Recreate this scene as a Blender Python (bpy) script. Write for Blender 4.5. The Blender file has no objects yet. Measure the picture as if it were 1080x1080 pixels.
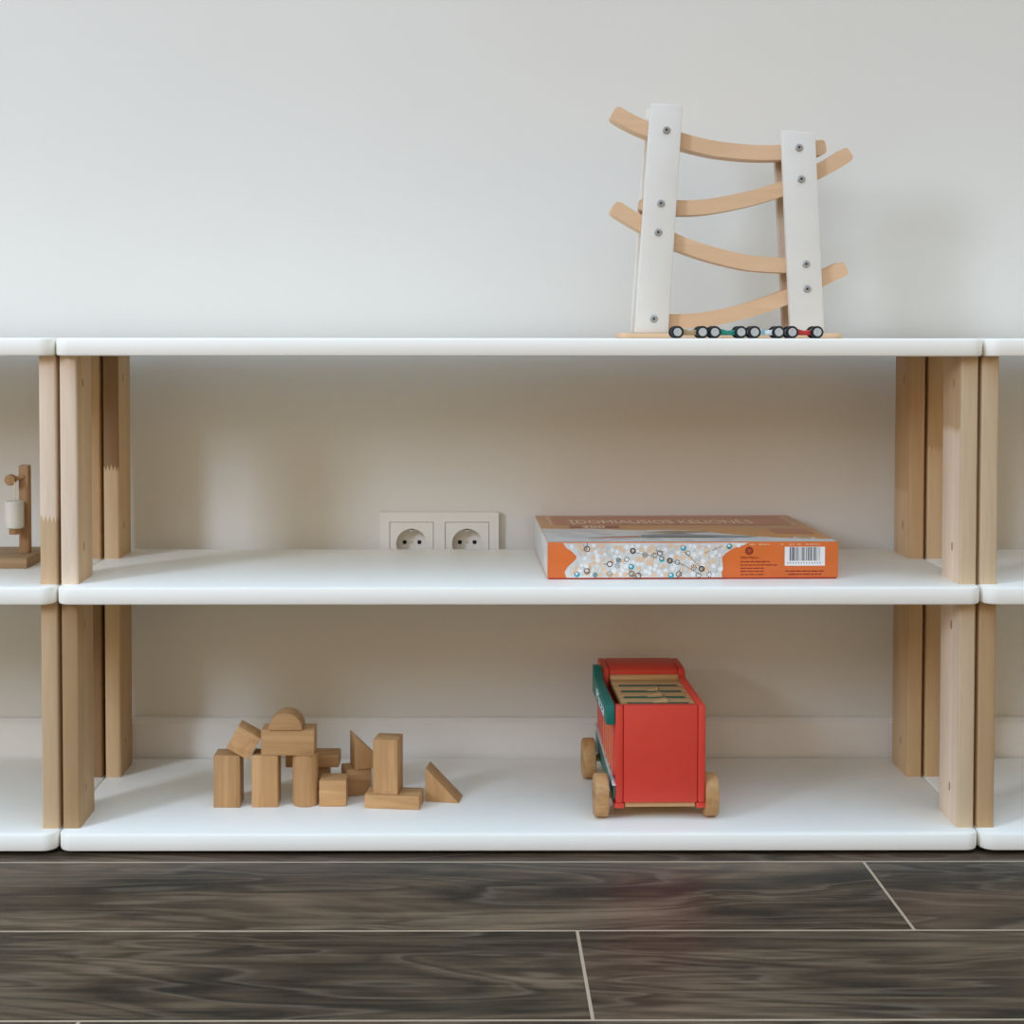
import bpy, bmesh, math, random
from mathutils import Vector, Matrix
R = math.radians
random.seed(7)
SC = bpy.context.scene
COL = SC.collection

# ---------------------------------------------------------------- camera
cam_d = bpy.data.cameras.new('camera')
cam = bpy.data.objects.new('camera', cam_d); COL.objects.link(cam)
cam_d.sensor_width = 36.0; cam_d.sensor_fit = 'HORIZONTAL'
cam_d.lens = 52.5
cam_d.shift_x = 0.0311; cam_d.shift_y = -0.1235
cam_d.clip_start = 0.05; cam_d.clip_end = 100
PITCH, YAW, ROLL = 0.0323, 0.0052, -0.0007
cam.matrix_world = (Matrix.Translation((0.4487, -1.5998, 0.5606)) @ Matrix.Rotation(-YAW, 4, 'Z')
                    @ Matrix.Rotation(math.pi/2 - PITCH, 4, 'X') @ Matrix.Rotation(-ROLL, 4, 'Z'))
SC.camera = cam

# ---------------------------------------------------------------- world, daylight, exposure
wd = bpy.data.worlds.new('world'); SC.world = wd; wd.use_nodes = True
bg = wd.node_tree.nodes['Background']
# the room around: warm dim furnishings near the horizon, pale daylit ceiling and upper walls overhead
wt_ = wd.node_tree
tc_ = wt_.nodes.new('ShaderNodeTexCoord'); sx_ = wt_.nodes.new('ShaderNodeSeparateXYZ'); rp_ = wt_.nodes.new('ShaderNodeValToRGB')
wt_.links.new(tc_.outputs['Generated'], sx_.inputs[0]); wt_.links.new(sx_.outputs[2], rp_.inputs[0]); wt_.links.new(rp_.outputs[0], bg.inputs[0])
el_ = rp_.color_ramp.elements
for p_ in (0.2, 0.41, 0.6): el_.new(p_)
for e_, (p_, c_) in zip(el_, ((0.0, (0.42, 0.290, 0.137)), (0.20, (0.42, 0.290, 0.137)), (0.41, (0.08, 0.08, 0.08)), (0.60, (0.56, 0.765, 1.03)), (1.0, (0.56, 0.765, 1.03)))):
    e_.position = p_; e_.color = (*c_, 1)
bg.inputs[1].default_value = 2.0

def area_light(name, loc, aim, sx, sy, power, col):
    l = bpy.data.lights.new(name, 'AREA'); l.shape = 'RECTANGLE'; l.size = sx; l.size_y = sy
    l.energy = power; l.color = col
    o = bpy.data.objects.new(name, l); COL.objects.link(o)
    o.location = loc
    o.rotation_euler = (Vector(aim) - Vector(loc)).to_track_quat('-Z', 'Y').to_euler()
    return o
area_light('window_daylight', (-2.1, -2.2, 1.60), (0.45, 0.3, 0.4), 0.5, 0.9, 42, (0.82, 1.0, 1.32))
area_light('broad_fill_light', (-0.9, -3.7, 2.30), (0.45, 0.3, 0.5), 1.0, 1.4, 10, (0.97, 1.0, 1.05))  # broad fill added to balance the light, no window known here

SC.view_settings.view_transform = 'Standard'
SC.view_settings.look = 'None'
SC.view_settings.exposure = 0.04
SC.view_settings.gamma = 1.0
SC.view_settings.use_curve_mapping = False

# ---------------------------------------------------------------- material helpers
class NT:
    def __init__(s, name):
        s.m = bpy.data.materials.new(name); s.m.use_nodes = True
        s.t = s.m.node_tree; s.b = s.t.nodes['Principled BSDF']
    def n(s, typ, **kw):
        x = s.t.nodes.new(typ)
        for k, v in kw.items(): setattr(x, k, v)
        return x
    def L(s, a, b): s.t.links.new(a, b)
    def put(s, sock, v):
        if hasattr(v, 'is_output'): s.L(v, sock)
        else: sock.default_value = v
    def math(s, op, a, b=0.0, c=None, clamp=False):
        x = s.n('ShaderNodeMath', operation=op, use_clamp=clamp)
        s.put(x.inputs[0], a); s.put(x.inputs[1], b)
        if c is not None: s.put(x.inputs[2], c)
        return x.outputs[0]
    def mix(s, f, a, b, mode='MIX'):
        x = s.n('ShaderNodeMix', data_type='RGBA', blend_type=mode)
        s.put(x.inputs[0], f)
        s.put(x.inputs[6], a if hasattr(a, 'is_output') else (*a, 1))
        s.put(x.inputs[7], b if hasattr(b, 'is_output') else (*b, 1))
        return x.outputs[2]
    def noise(s, vec, scale, detail=4, rough=0.5, dist=0.0):
        x = s.n('ShaderNodeTexNoise')
        s.L(vec, x.inputs['Vector']); x.inputs['Scale'].default_value = scale
        x.inputs['Detail'].default_value = detail; x.inputs['Roughness'].default_value = rough
        x.inputs['Distortion'].default_value = dist
        return x.outputs['Fac']
    def ramp(s, f, stops):
        x = s.n('ShaderNodeValToRGB'); e = x.color_ramp.elements
        while len(e) < len(stops): e.new(0.5)
        for i, (p, c) in enumerate(stops): e[i].position = p; e[i].color = (*c, 1) if len(c) == 3 else c
        s.L(f, x.inputs[0]); return x.outputs[0]
    def mapping(s, vec, scale, loc=(0, 0, 0)):
        x = s.n('ShaderNodeMapping'); s.L(vec, x.inputs[0])
        x.inputs['Scale'].default_value = scale; s.put(x.inputs['Location'], loc)
        return x.outputs[0]
    def bump(s, h, strength, dist=0.001):
        x = s.n('ShaderNodeBump'); x.inputs['Strength'].default_value = strength
        x.inputs['Distance'].default_value = dist
        s.L(h, x.inputs['Height']); s.L(x.outputs[0], s.b.inputs['Normal'])
    def done(s, col=None, rough=0.5, spec=None, metal=0.0):
        if col is not None: s.put(s.b.inputs['Base Color'], col if hasattr(col, 'is_output') else (*col, 1))
        s.put(s.b.inputs['Roughness'], rough); s.b.inputs['Metallic'].default_value = metal
        if spec is not None: s.b.inputs['Specular IOR Level'].default_value = spec
        return s.m

def plain(name, col, rough=0.5, spec=0.5, metal=0.0, var=0.04):
    t = NT(name); co = t.n('ShaderNodeTexCoord').outputs['Object']
    f = t.noise(co, 40, 3)
    lo = tuple(c*(1-var) for c in col); hi = tuple(min(1, c*(1+var)) for c in col)
    return t.done(t.ramp(f, [(0.3, lo), (0.7, hi)]), rough, spec, metal)

def wood(name, light, dark, axis=2, rough=0.55, fine=1.0, shift=True):
    """light timber; grain runs along the given object axis"""
    t = NT(name); co = t.n('ShaderNodeTexCoord').outputs['Object']
    sc = [60*fine]*3; sc[axis] = 5*fine
    if shift:
        oi = t.n('ShaderNodeObjectInfo').outputs['Random']
        loc = t.n('ShaderNodeCombineXYZ')
        for i in range(3): t.L(t.math('MULTIPLY', oi, 37.0 + 11*i), loc.inputs[i])
        v = t.mapping(co, sc, loc.outputs[0])
    else:
        v = t.mapping(co, sc)
    broad = t.noise(v, 0.5, 3, 0.5, 1.6)
    grain = t.noise(v, 3.2, 5, 0.65, 0.3)
    rings = t.math('SINE', t.math('MULTIPLY', broad, 34.0))
    f = t.math('ADD', t.math('MULTIPLY', broad, 0.62), t.math('MULTIPLY', grain, 0.3))
    f = t.math('ADD', f, t.math('MULTIPLY', rings, 0.06))
    c = t.ramp(f, [(0.28, dark), (0.66, light)])
    if shift:
        br = t.math('MULTIPLY_ADD', oi, 0.16, 0.92)
        hs = t.n('ShaderNodeHueSaturation'); t.L(c, hs.inputs['Color']); t.L(br, hs.inputs['Value'])
        c = hs.outputs[0]
    t.bump(grain, 0.15, 0.0005)
    return t.done(c, rough, 0.35)

def post_wood(name, front, side, y_face):
    """timber post, shading of its faces put into the colour: a front tone (y < y_face) and a side tone; each is (upper, lower, finger-joint height)"""
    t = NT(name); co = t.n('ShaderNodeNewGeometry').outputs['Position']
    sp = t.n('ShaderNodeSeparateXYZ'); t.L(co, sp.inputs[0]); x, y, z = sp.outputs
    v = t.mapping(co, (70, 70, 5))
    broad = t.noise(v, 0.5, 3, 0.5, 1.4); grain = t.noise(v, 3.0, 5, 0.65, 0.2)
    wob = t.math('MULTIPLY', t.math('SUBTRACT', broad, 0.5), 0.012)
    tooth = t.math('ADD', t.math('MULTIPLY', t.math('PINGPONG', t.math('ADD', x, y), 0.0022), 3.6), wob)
    def face_tone(l):
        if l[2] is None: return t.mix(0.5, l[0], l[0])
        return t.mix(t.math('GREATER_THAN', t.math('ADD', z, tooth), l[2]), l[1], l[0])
    c = t.mix(t.math('GREATER_THAN', y, y_face), face_tone(front), face_tone(side))  # light and shade of the side faces painted in as separate wood tones
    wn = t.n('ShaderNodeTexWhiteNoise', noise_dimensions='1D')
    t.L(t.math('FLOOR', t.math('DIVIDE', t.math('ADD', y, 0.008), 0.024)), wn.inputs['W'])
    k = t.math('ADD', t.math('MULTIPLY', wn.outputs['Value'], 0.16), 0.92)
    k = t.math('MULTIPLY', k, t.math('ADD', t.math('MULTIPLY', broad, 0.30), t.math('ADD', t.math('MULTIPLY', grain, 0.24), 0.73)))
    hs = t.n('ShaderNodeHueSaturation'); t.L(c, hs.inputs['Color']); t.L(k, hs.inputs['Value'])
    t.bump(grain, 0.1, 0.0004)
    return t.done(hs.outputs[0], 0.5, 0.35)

# ---------------------------------------------------------------- geometry helpers
def link(name, bm, mats, parent=None, smooth=35):
    me = bpy.data.meshes.new(name)
    bmesh.ops.recalc_face_normals(bm, faces=bm.faces)
    bm.to_mesh(me); bm.free()
    for m in (mats if isinstance(mats, (list, tuple)) else [mats]): me.materials.append(m)
    if smooth:
        for p in me.polygons: p.use_smooth = True
        me.set_sharp_from_angle(angle=R(smooth))
    o = bpy.data.objects.new(name, me); COL.objects.link(o)
    if parent: o.parent = parent
    return o

def merge(bm, src, mi=0):
    me = bpy.data.meshes.new('tmp')
    for f in src.faces: f.material_index = mi
    src.to_mesh(me); src.free(); bm.from_mesh(me); bpy.data.meshes.remove(me)

def box(bm, x0, x1, y0, y1, z0, z1, bev=0.0, seg=2, mi=0, rot=None, edges=None):
    b = bmesh.new()
    bmesh.ops.create_cube(b, size=1)
    for v in b.verts:
        v.co = Vector(((x0+x1)/2 + v.co.x*(x1-x0), (y0+y1)/2 + v.co.y*(y1-y0), (z0+z1)/2 + v.co.z*(z1-z0)))
    if bev > 0:
        es = [e for e in b.edges if edges is None or edges(e)]
        bmesh.ops.bevel(b, geom=es, offset=bev, segments=seg, affect='EDGES', profile=0.5)
    if rot: bmesh.ops.transform(b, matrix=rot, verts=b.verts)
    merge(bm, b, mi)

def prism(bm, pts, a0, a1, axis='y', bev=0.0, seg=2, mi=0, mat=None):
    """polygon extruded along axis; pts are (x,z) for y, (x,y) for z, (y,z) for x"""
    b = bmesh.new()
    def P(u, v, a): return {'y': (u, a, v), 'z': (u, v, a), 'x': (a, u, v)}[axis]
    A = [b.verts.new(P(u, v, a0)) for u, v in pts]; B = [b.verts.new(P(u, v, a1)) for u, v in pts]
    b.faces.new(A); b.faces.new(B[::-1])
    for i in range(len(pts)):
        j = (i+1) % len(pts); b.faces.new((A[j], A[i], B[i], B[j]))
    bmesh.ops.recalc_face_normals(b, faces=b.faces)
    if bev > 0:
        es = [e for e in b.edges if e.calc_face_angle(0) > 0.6]
        bmesh.ops.bevel(b, geom=es, offset=bev, segments=seg, affect='EDGES', profile=0.5)
    if mat: bmesh.ops.transform(b, matrix=mat, verts=b.verts)
    merge(bm, b, mi)

def lathe(bm, prof, origin, axis='z', n=40, mi=0, mat=None):
    """profile of (radius, height) turned about an axis through origin"""
    b = bmesh.new(); rings = []
    for r, h in prof:
        ring = []
        for k in range(n if r > 1e-7 else 1):
            a = 2*math.pi*k/n; u, v = r*math.cos(a), r*math.sin(a)
            p = {'z': (u, v, h), 'y': (u, h, v), 'x': (h, u, v)}[axis]
            ring.append(b.verts.new(Vector(p) + Vector(origin)))
        rings.append(ring)
    for A, B in zip(rings, rings[1:]):
        for k in range(n):
            a0, a1 = A[k % len(A)], A[(k+1) % len(A)]; b0, b1 = B[k % len(B)], B[(k+1) % len(B)]
            vs = []
            for q in (a0, a1, b1, b0):
                if q not in vs: vs.append(q)
            if len(vs) > 2: b.faces.new(vs)
    for ring in (rings[0], rings[-1]):
        if len(ring) > 2: b.faces.new(ring)
    bmesh.ops.recalc_face_normals(b, faces=b.faces)
    if mat: bmesh.ops.transform(b, matrix=mat, verts=b.verts)
    merge(bm, b, mi)

def rrect(x0, x1, y0, y1, r, n=8):
    pts = []
    for cx, cy, a in ((x1-r, y0+r, -90), (x1-r, y1-r, 0), (x0+r, y1-r, 90), (x0+r, y0+r, 180)):
        for k in range(n+1):
            t = R(a + 90*k/n); pts.append((cx + r*math.cos(t), cy + r*math.sin(t)))
    return pts

def slab(bm, x0, x1, y0, y1, z0, z1, r, e):
    """board with rounded corners and softly rounded rims"""
    b = bmesh.new(); rings = []
    for i, z in ((e, z0), (e*0.3, z0+e*0.3), (0, z0+e), (0, z1-e), (e*0.3, z1-e*0.3), (e, z1)):
        rings.append([b.verts.new((x, y, z)) for x, y in rrect(x0+i, x1-i, y0+i, y1-i, r-i)])
    b.faces.new(rings[0]); b.faces.new(rings[-1])
    for A, B in zip(rings, rings[1:]):
        for k in range(len(A)):
            j = (k+1) % len(A); b.faces.new((A[k], A[j], B[j], B[k]))
    bmesh.ops.recalc_face_normals(b, faces=b.faces)
    merge(bm, b)

def smooth_line(P, n=6):
    out = []
    for i in range(len(P)-1):
        p0, p1, p2, p3 = P[max(i-1, 0)], P[i], P[i+1], P[min(i+2, len(P)-1)]
        for k in range(n):
            t = k/n
            out.append(tuple(0.5*((2*b) + (c-a)*t + (2*a-5*b+4*c-d)*t*t + (3*b-a-3*c+d)*t**3) for a, b, c, d in zip(p0, p1, p2, p3)))
    out.append(P[-1]); return out

def tube(bm, pts, r, n=8, mi=0):
    b = bmesh.new(); rings = []
    for i, p in enumerate(pts):
        d = (Vector(pts[min(i+1, len(pts)-1)]) - Vector(pts[max(i-1, 0)])).normalized()
        u = d.orthogonal().normalized(); w = d.cross(u)
        if rings and i: pass
        rings.append([b.verts.new(Vector(p) + r*(math.cos(2*math.pi*k/n)*u + math.sin(2*math.pi*k/n)*w)) for k in range(n)])
    b.faces.new(rings[0]); b.faces.new(rings[-1])
    for A, B in zip(rings, rings[1:]):
        for k in range(n):
            b.faces.new((A[k], A[(k+1) % n], B[(k+1) % n], B[k]))
    bmesh.ops.recalc_face_normals(b, faces=b.faces)
    merge(bm, b, mi)

def flat(bm, pts, mi=0):
    f = bm.faces.new([bm.verts.new(p) for p in pts]); f.material_index = mi; return f

def lettering(name, body, size, mat, parent, matrix, width=None, ext=0.0001, align='LEFT', bold=0.0):
    c = bpy.data.curves.new(name, 'FONT'); c.body = body; c.size = size; c.extrude = ext; c.align_x = align; c.offset = bold
    c.resolution_u = 3
    t = bpy.data.objects.new('tmp_text', c); COL.objects.link(t)
    bpy.context.view_layer.update()
    me = bpy.data.meshes.new_from_object(t.evaluated_get(bpy.context.evaluated_depsgraph_get()))
    bpy.data.objects.remove(t); bpy.data.curves.remove(c)
    xs = [v.co.x for v in me.vertices]
    s = width/(max(xs)-min(xs)) if width else 1.0
    me.transform(matrix @ Matrix.Diagonal((s, 1, 1, 1)))
    me.name = name; me.materials.clear(); me.materials.append(mat)
    o = bpy.data.objects.new(name, me); COL.objects.link(o); o.parent = parent
    return o

def tag(o, label, cat, group=None):
    o['label'] = label; o['category'] = cat
    if group: o['group'] = group
    return o

def thing(name, label, cat, loc=(0, 0, 0), rz=0.0, group=None):
    o = bpy.data.objects.new(name, None); COL.objects.link(o)
    o.empty_display_size = 0.02
    o.location = loc; o.rotation_euler = (0, 0, rz)
    return tag(o, label, cat, group)

def structure(name, bm, m, smooth=0):
    o = link(name, bm, m, None, smooth); o['kind'] = 'structure'; return o

# ---------------------------------------------------------------- key heights
T = 0.0193
Z_LOW, Z_MID, Z_TOP = 0.004, 0.2722, 0.5403          # undersides of the boards
S_LOW, S_MID, S_TOP = Z_LOW+T, Z_MID+T, Z_TOP+T      # standing surfaces
WALL_Y = 0.312

# ---------------------------------------------------------------- setting
def floor_material():
    t = NT('wood_look_tile'); co = t.n('ShaderNodeNewGeometry').outputs['Position']
    sp = t.n('ShaderNodeSeparateXYZ'); t.L(co, sp.inputs[0]); x, y, z = sp.outputs
    PW, PL = 0.1853, 1.2
    yr = t.math('DIVIDE', t.math('ADD', y, 0.0207), PW)
    row = t.math('FLOOR', yr); fy = t.math('SUBTRACT', yr, row)
    xs = t.math('DIVIDE', t.math('SUBTRACT', t.math('SUBTRACT', x, 0.8675), t.math('ADD', t.math('MULTIPLY', t.math('ADD', row, 1.0), 0.2685), t.math('MULTIPLY', t.math('MULTIPLY', t.math('ADD', row, 1.0), t.math('ADD', row, 1.0)), -0.051))), PL)
    colm = t.math('FLOOR', xs); fx = t.math('SUBTRACT', xs, colm)
    dy = t.math('MULTIPLY', t.math('MINIMUM', fy, t.math('SUBTRACT', 1.0, fy)), PW)
    dx = t.math('MULTIPLY', t.math('MINIMUM', fx, t.math('SUBTRACT', 1.0, fx)), PL)
    gr = t.math('LESS_THAN', t.math('MINIMUM', dx, dy), 0.0015)
    idv = t.n('ShaderNodeCombineXYZ'); t.L(row, idv.inputs[0]); t.L(colm, idv.inputs[1])
    wn = t.n('ShaderNodeTexWhiteNoise', noise_dimensions='3D'); t.L(idv.outputs[0], wn.inputs['Vector'])
    off = t.n('ShaderNodeVectorMath', operation='MULTIPLY_ADD')
    t.L(wn.outputs['Color'], off.inputs[0]); off.inputs[1].default_value = (30, 30, 30); t.L(co, off.inputs[2])
    v = off.outputs[0]
    big = t.noise(t.mapping(v, (1.4, 9.0, 1)), 1.2, 3, 0.5, 0.6)          # cathedral figure
    patch = t.noise(t.mapping(v, (3.2, 11.0, 1)), 1.0, 5, 0.6, 0.5)
    fine = t.noise(t.mapping(v, (5, 150, 1)), 1.0, 5, 0.7, 0.2)
    rings = t.math('SINE', t.math('MULTIPLY', big, 95.0))
    f = t.math('ADD', t.math('MULTIPLY', patch, 0.62), t.math('MULTIPLY', fine, 0.30))
    f = t.math('ADD', f, t.math('MULTIPLY', rings, 0.035))
    c = t.ramp(f, [(0.38, (0.013, 0.010, 0.006)), (0.49, (0.064, 0.043, 0.024)), (0.62, (0.185, 0.124, 0.072))])
    warm = t.noise(t.mapping(v, (2.2, 5, 1)), 0.9, 2)
    c = t.mix(t.math('MULTIPLY', t.math('SUBTRACT', warm, 0.52, clamp=True), 2.2), c, (0.16, 0.085, 0.05))
    vein = t.math('POWER', t.math('MULTIPLY_ADD', t.math('SINE', t.math('MULTIPLY', big, 62.0)), 0.5, 0.5), 16.0)
    vein = t.math('MULTIPLY', t.math('MULTIPLY', vein, t.math('ADD', fine, 0.1)), 0.55)
    c = t.mix(vein, c, (0.20, 0.15, 0.10))
    c = t.mix(gr, c, (0.44, 0.33, 0.22))
    t.bump(t.math('SUBTRACT', fine, t.math('MULTIPLY', gr, 1.0)), 0.15, 0.0006)
    return t.done(c, t.math('ADD', 0.36, t.math('MULTIPLY', fine, 0.16)), 0.45)

def wall_material():
    t = NT('matte_wall_paint'); co = t.n('ShaderNodeNewGeometry').outputs['Position']
    t.bump(t.noise(co, 260, 3, 0.6), 0.10, 0.0008)
    f = t.noise(co, 3.0, 3)
    return t.done(t.ramp(f, [(0.3, (0.695, 0.664, 0.597)), (0.7, (0.71, 0.679, 0.612))]), 0.85, 0.2)

bm = bmesh.new(); box(bm, -3.2, 3.8, -5.0, WALL_Y, -0.05, 0.0)
structure('floor', bm, floor_material())
# the wall has a recess cut for the socket's back box
bm = bmesh.new()
gx, gz = (-3.2, 0.3360, 0.4770, 3.8), (-0.05, 0.2615, 0.3311, 2.7)
vf = [[bm.verts.new((x, WALL_Y, z)) for x in gx] for z in gz]
for i in range(3):
    for j in range(3):
        if (i, j) != (1, 1): bm.faces.new((vf[i][j], vf[i][j+1], vf[i+1][j+1], vf[i+1][j]))
hole = [vf[1][1], vf[1][2], vf[2][2], vf[2][1]]
deep = [bm.verts.new((v.co.x, WALL_Y+0.04, v.co.z)) for v in hole]
for k in range(4): bm.faces.new((hole[k], hole[(k+1) % 4], deep[(k+1) % 4], deep[k]))
bm.faces.new(deep)
rim = [vf[0][0], vf[0][1], vf[0][2], vf[0][3], vf[1][3], vf[2][3], vf[3][3], vf[3][2], vf[3][1], vf[3][0], vf[2][0], vf[1][0]]
back = [bm.verts.new((v.co.x, WALL_Y+0.1, v.co.z)) for v in rim]
for k in range(12): bm.faces.new((rim[k], rim[(k+1) % 12], back[(k+1) % 12], back[k]))
bm.faces.new(back)
structure('wall_back', bm, wall_material())
M_white_trim = plain('white_trim_paint', (0.77, 0.725, 0.65), 0.45, 0.4, var=0.015)
bm = bmesh.new(); prism(bm, [(WALL_Y, 0.0), (WALL_Y-0.014, 0.0), (WALL_Y-0.014, 0.066), (WALL_Y-0.008, 0.0718), (WALL_Y, 0.0722)], -3.2, 3.8, 'x')
structure('baseboard_back', bm, M_white_trim)

# ---------------------------------------------------------------- shelf units
def board_material():
    t = NT('white_lacquered_board'); co = t.n('ShaderNodeTexCoord').outputs['Object']
    f = t.noise(co, 12, 3)
    t.bump(t.noise(co, 90, 2), 0.02, 0.0005)
    return t.done(t.ramp(f, [(0.3, (0.945, 0.90, 0.79)), (0.7, (0.955, 0.91, 0.80))]), 0.42, 0.3)
M_board = board_material()
M_foot = plain('black_felt_pad', (0.02, 0.02, 0.02), 0.9, 0.1)
M_hole = plain('filled_knot', (0.40, 0.26, 0.13), 0.6, 0.3)
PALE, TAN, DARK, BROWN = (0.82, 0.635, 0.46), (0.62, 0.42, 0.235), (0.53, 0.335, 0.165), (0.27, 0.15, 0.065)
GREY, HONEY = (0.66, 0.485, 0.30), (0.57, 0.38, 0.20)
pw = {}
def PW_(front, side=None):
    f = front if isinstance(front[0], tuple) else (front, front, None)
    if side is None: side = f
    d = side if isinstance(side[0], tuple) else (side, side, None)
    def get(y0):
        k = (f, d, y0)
        if k not in pw: pw[k] = post_wood('post_beech_%d' % len(pw), f, d, y0+0.003)
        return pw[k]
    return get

POST_W, POST_D, SIDE = 0.0185, 0.065, 0.0012
FRONT_Y, BACK_Y, DEPTH = 0.0192, 0.209, 0.292
def shelf_unit(x0, label, looks):
    u = thing('shelf_unit', label, 'shelf', (x0, 0, 0), 0, 'modular shelf units standing side by side')
    for z in (Z_LOW, Z_MID, Z_TOP):
        b = bmesh.new(); slab(b, 0, 1.0, 0, DEPTH, z, z+T, 0.0155, 0.0028)
        link('shelf_board', b, M_board, u, 40)
    for (lv, z0, z1) in (('low', S_LOW, Z_MID), ('up', S_MID, Z_TOP)):
        for sd in 'LR':
            for fb, y in (('F', FRONT_Y), ('B', BACK_Y)):
                x = SIDE if sd == 'L' else 1.0 - SIDE - POST_W
                b = bmesh.new()
                box(b, x, x+POST_W, y, y+POST_D, z0, z1, 0.0022, 2,
                    edges=lambda e: abs(e.verts[0].co.z - e.verts[1].co.z) > 0.05)
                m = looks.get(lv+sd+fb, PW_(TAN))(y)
                p = link('post', b, m, u, 50)
                # filled screw knots on the inner face
                xi = x+POST_W if sd == 'L' else x
                for kz in (z0+0.038, z1-0.030):
                    k = bmesh.new(); yk = y + 0.026
                    lathe(k, [(0.0, -0.0003), (0.0030, -0.0003), (0.0030, 0.0003), (0.0, 0.0003)], (0, 0, 0), 'x', 16,
                          mat=Matrix.Translation((xi, yk, kz)) @ Matrix.Diagonal((1, 0.8, 1.7, 1)))
                    link('screw_plug', k, M_hole, p, 0)
    for x in (0.03, 0.97):
        for y in (0.035, 0.255):
            b = bmesh.new(); lathe(b, [(0.012, 0.0), (0.012, Z_LOW)], (x, y, 0), 'z', 20)
            link('felt_foot', b, M_foot, u)
    return u
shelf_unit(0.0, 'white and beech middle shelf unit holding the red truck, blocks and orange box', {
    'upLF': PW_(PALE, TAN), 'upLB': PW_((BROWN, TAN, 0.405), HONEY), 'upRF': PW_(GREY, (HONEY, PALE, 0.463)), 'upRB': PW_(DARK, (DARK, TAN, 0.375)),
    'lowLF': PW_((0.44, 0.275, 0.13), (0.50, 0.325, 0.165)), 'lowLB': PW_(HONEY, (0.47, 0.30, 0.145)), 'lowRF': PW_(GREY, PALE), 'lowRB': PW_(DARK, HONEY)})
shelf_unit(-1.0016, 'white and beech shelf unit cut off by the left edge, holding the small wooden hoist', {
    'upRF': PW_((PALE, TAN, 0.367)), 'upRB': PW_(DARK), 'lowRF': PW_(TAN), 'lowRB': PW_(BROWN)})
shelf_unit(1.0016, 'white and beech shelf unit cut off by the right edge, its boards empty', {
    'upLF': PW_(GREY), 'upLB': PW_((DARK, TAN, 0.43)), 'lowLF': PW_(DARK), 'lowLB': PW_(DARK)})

# ---------------------------------------------------------------- wall sockets
M_socket = plain('white_socket_plastic', (0.74, 0.70, 0.625), 0.35, 0.45, var=0.01)
M_black = plain('dark_pin_hole', (0.01, 0.01, 0.01), 0.6, 0.2)
M_metal = plain('brushed_steel', (0.55, 0.55, 0.54), 0.35, 0.5, 1.0)
SX0, SX1, SZ0, SZ1 = 0.3304, 0.4826, 0.2558, 0.3368
sock = thing('double_wall_socket', 'white double power socket on the wall behind the middle shelf board', 'socket', ((SX0+SX1)/2, WALL_Y, 0.2963))
b = bmesh.new()
w, h = (SX1-SX0)/2, 0.0405
CX = (-0.0356, 0.0356)
FI = 0.0282
# cover frame with two square openings (9 mm proud of the wall)
xs = [-w, CX[0]-FI, CX[0]+FI, CX[1]-FI, CX[1]+FI, w]
box(b, -w, w, -0.009, 0, FI, h); box(b, -w, w, -0.009, 0, -h, -FI)
for i in (0, 2, 4): box(b, xs[i], xs[i+1], -0.009, 0, -FI, FI)
bmesh.ops.remove_doubles(b, verts=b.verts, dist=1e-5)
link('cover_frame', b, M_socket, sock, 0)
for cx in CX:
    b = bmesh.new()
    n = 40; fi = FI - 0.0006; rr = 0.0195
    o_sq, o_ci, o_bt = [], [], []
    for k in range(n):
        a = 2*math.pi*k/n + math.pi/4
        c, s = math.cos(a), math.sin(a); q = fi/max(abs(c), abs(s))
        o_sq.append(b.verts.new((cx+c*q, -0.0082, s*q))); o_ci.append(b.verts.new((cx+c*rr, -0.0082, s*rr)))
        o_bt.append(b.verts.new((cx+c*rr*0.97, 0.0085, s*rr*0.97)))
    for k in range(n):
        j = (k+1) % n
        b.faces.new((o_sq[k], o_sq[j], o_ci[j], o_ci[k])); b.faces.new((o_ci[k], o_ci[j], o_bt[j], o_bt[k]))
    b.faces.new(o_bt)
    sk = [b.verts.new((v.co.x, 0.0, v.co.z)) for v in o_sq]
    for k in range(n): b.faces.new((o_sq[k], sk[k], sk[(k+1) % n], o_sq[(k+1) % n]))
    ins = link('socket_insert', b, M_socket, sock, 30)
    for px, pr_ in ((-0.0095, 0.0027), (0.0095, 0.0027), (0.0, 0.0015)):
        b = bmesh.new(); lathe(b, [(0.0, 0.0080), (pr_, 0.0080), (pr_, 0.0090), (0, 0.0090)], (cx+px, 0, 0), 'y', 16)
        link('pin_hole' if px else 'centre_screw', b, M_black if px else M_metal, ins)
    for sg_ in (1, -1):
        z = sg_*0.0178
        b = bmesh.new(); box(b, cx-0.0022, cx+0.0022, -0.007, 0.006, min(z, z-sg_*0.0022), max(z, z-sg_*0.0022), 0.0004)
        link('earth_clip', b, M_metal, ins)

# ---------------------------------------------------------------- wooden building blocks
BL, BD = (0.61, 0.345, 0.150), (0.42, 0.222, 0.085)
M_bx = wood('block_beech_lengthwise', BL, BD, 0)
M_bz = wood('block_beech_upright', BL, BD, 2)
M_by = wood('block_beech_endgrain', BL, BD, 1)
GB = 'wooden building blocks on the bottom board'
def block(name, label, loc, geo, m, rz=0.0, ry=0.0):
    b = bmesh.new(); geo(b)
    o = link(name, b, m, None, 40); o.location = loc
    o.rotation_euler = (0, ry, rz)
    return tag(o, label, 'block', GB)
U = 0.030; BV = 0.0011
def cuboid(w, d, h): return lambda b: box(b, 0, w, 0, d, 0, h, BV, 2)
block('cuboid_block', 'upright wooden block at the far left end of the pile', (0.1534, 0.0906, S_LOW), cuboid(U, U, 0.06), M_bz)
block('cuboid_block', 'upright wooden block with an oval grain, between the leftmost block and the column', (0.1966, 0.0915, S_LOW), cuboid(U, U, 0.06), M_bz)
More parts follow.
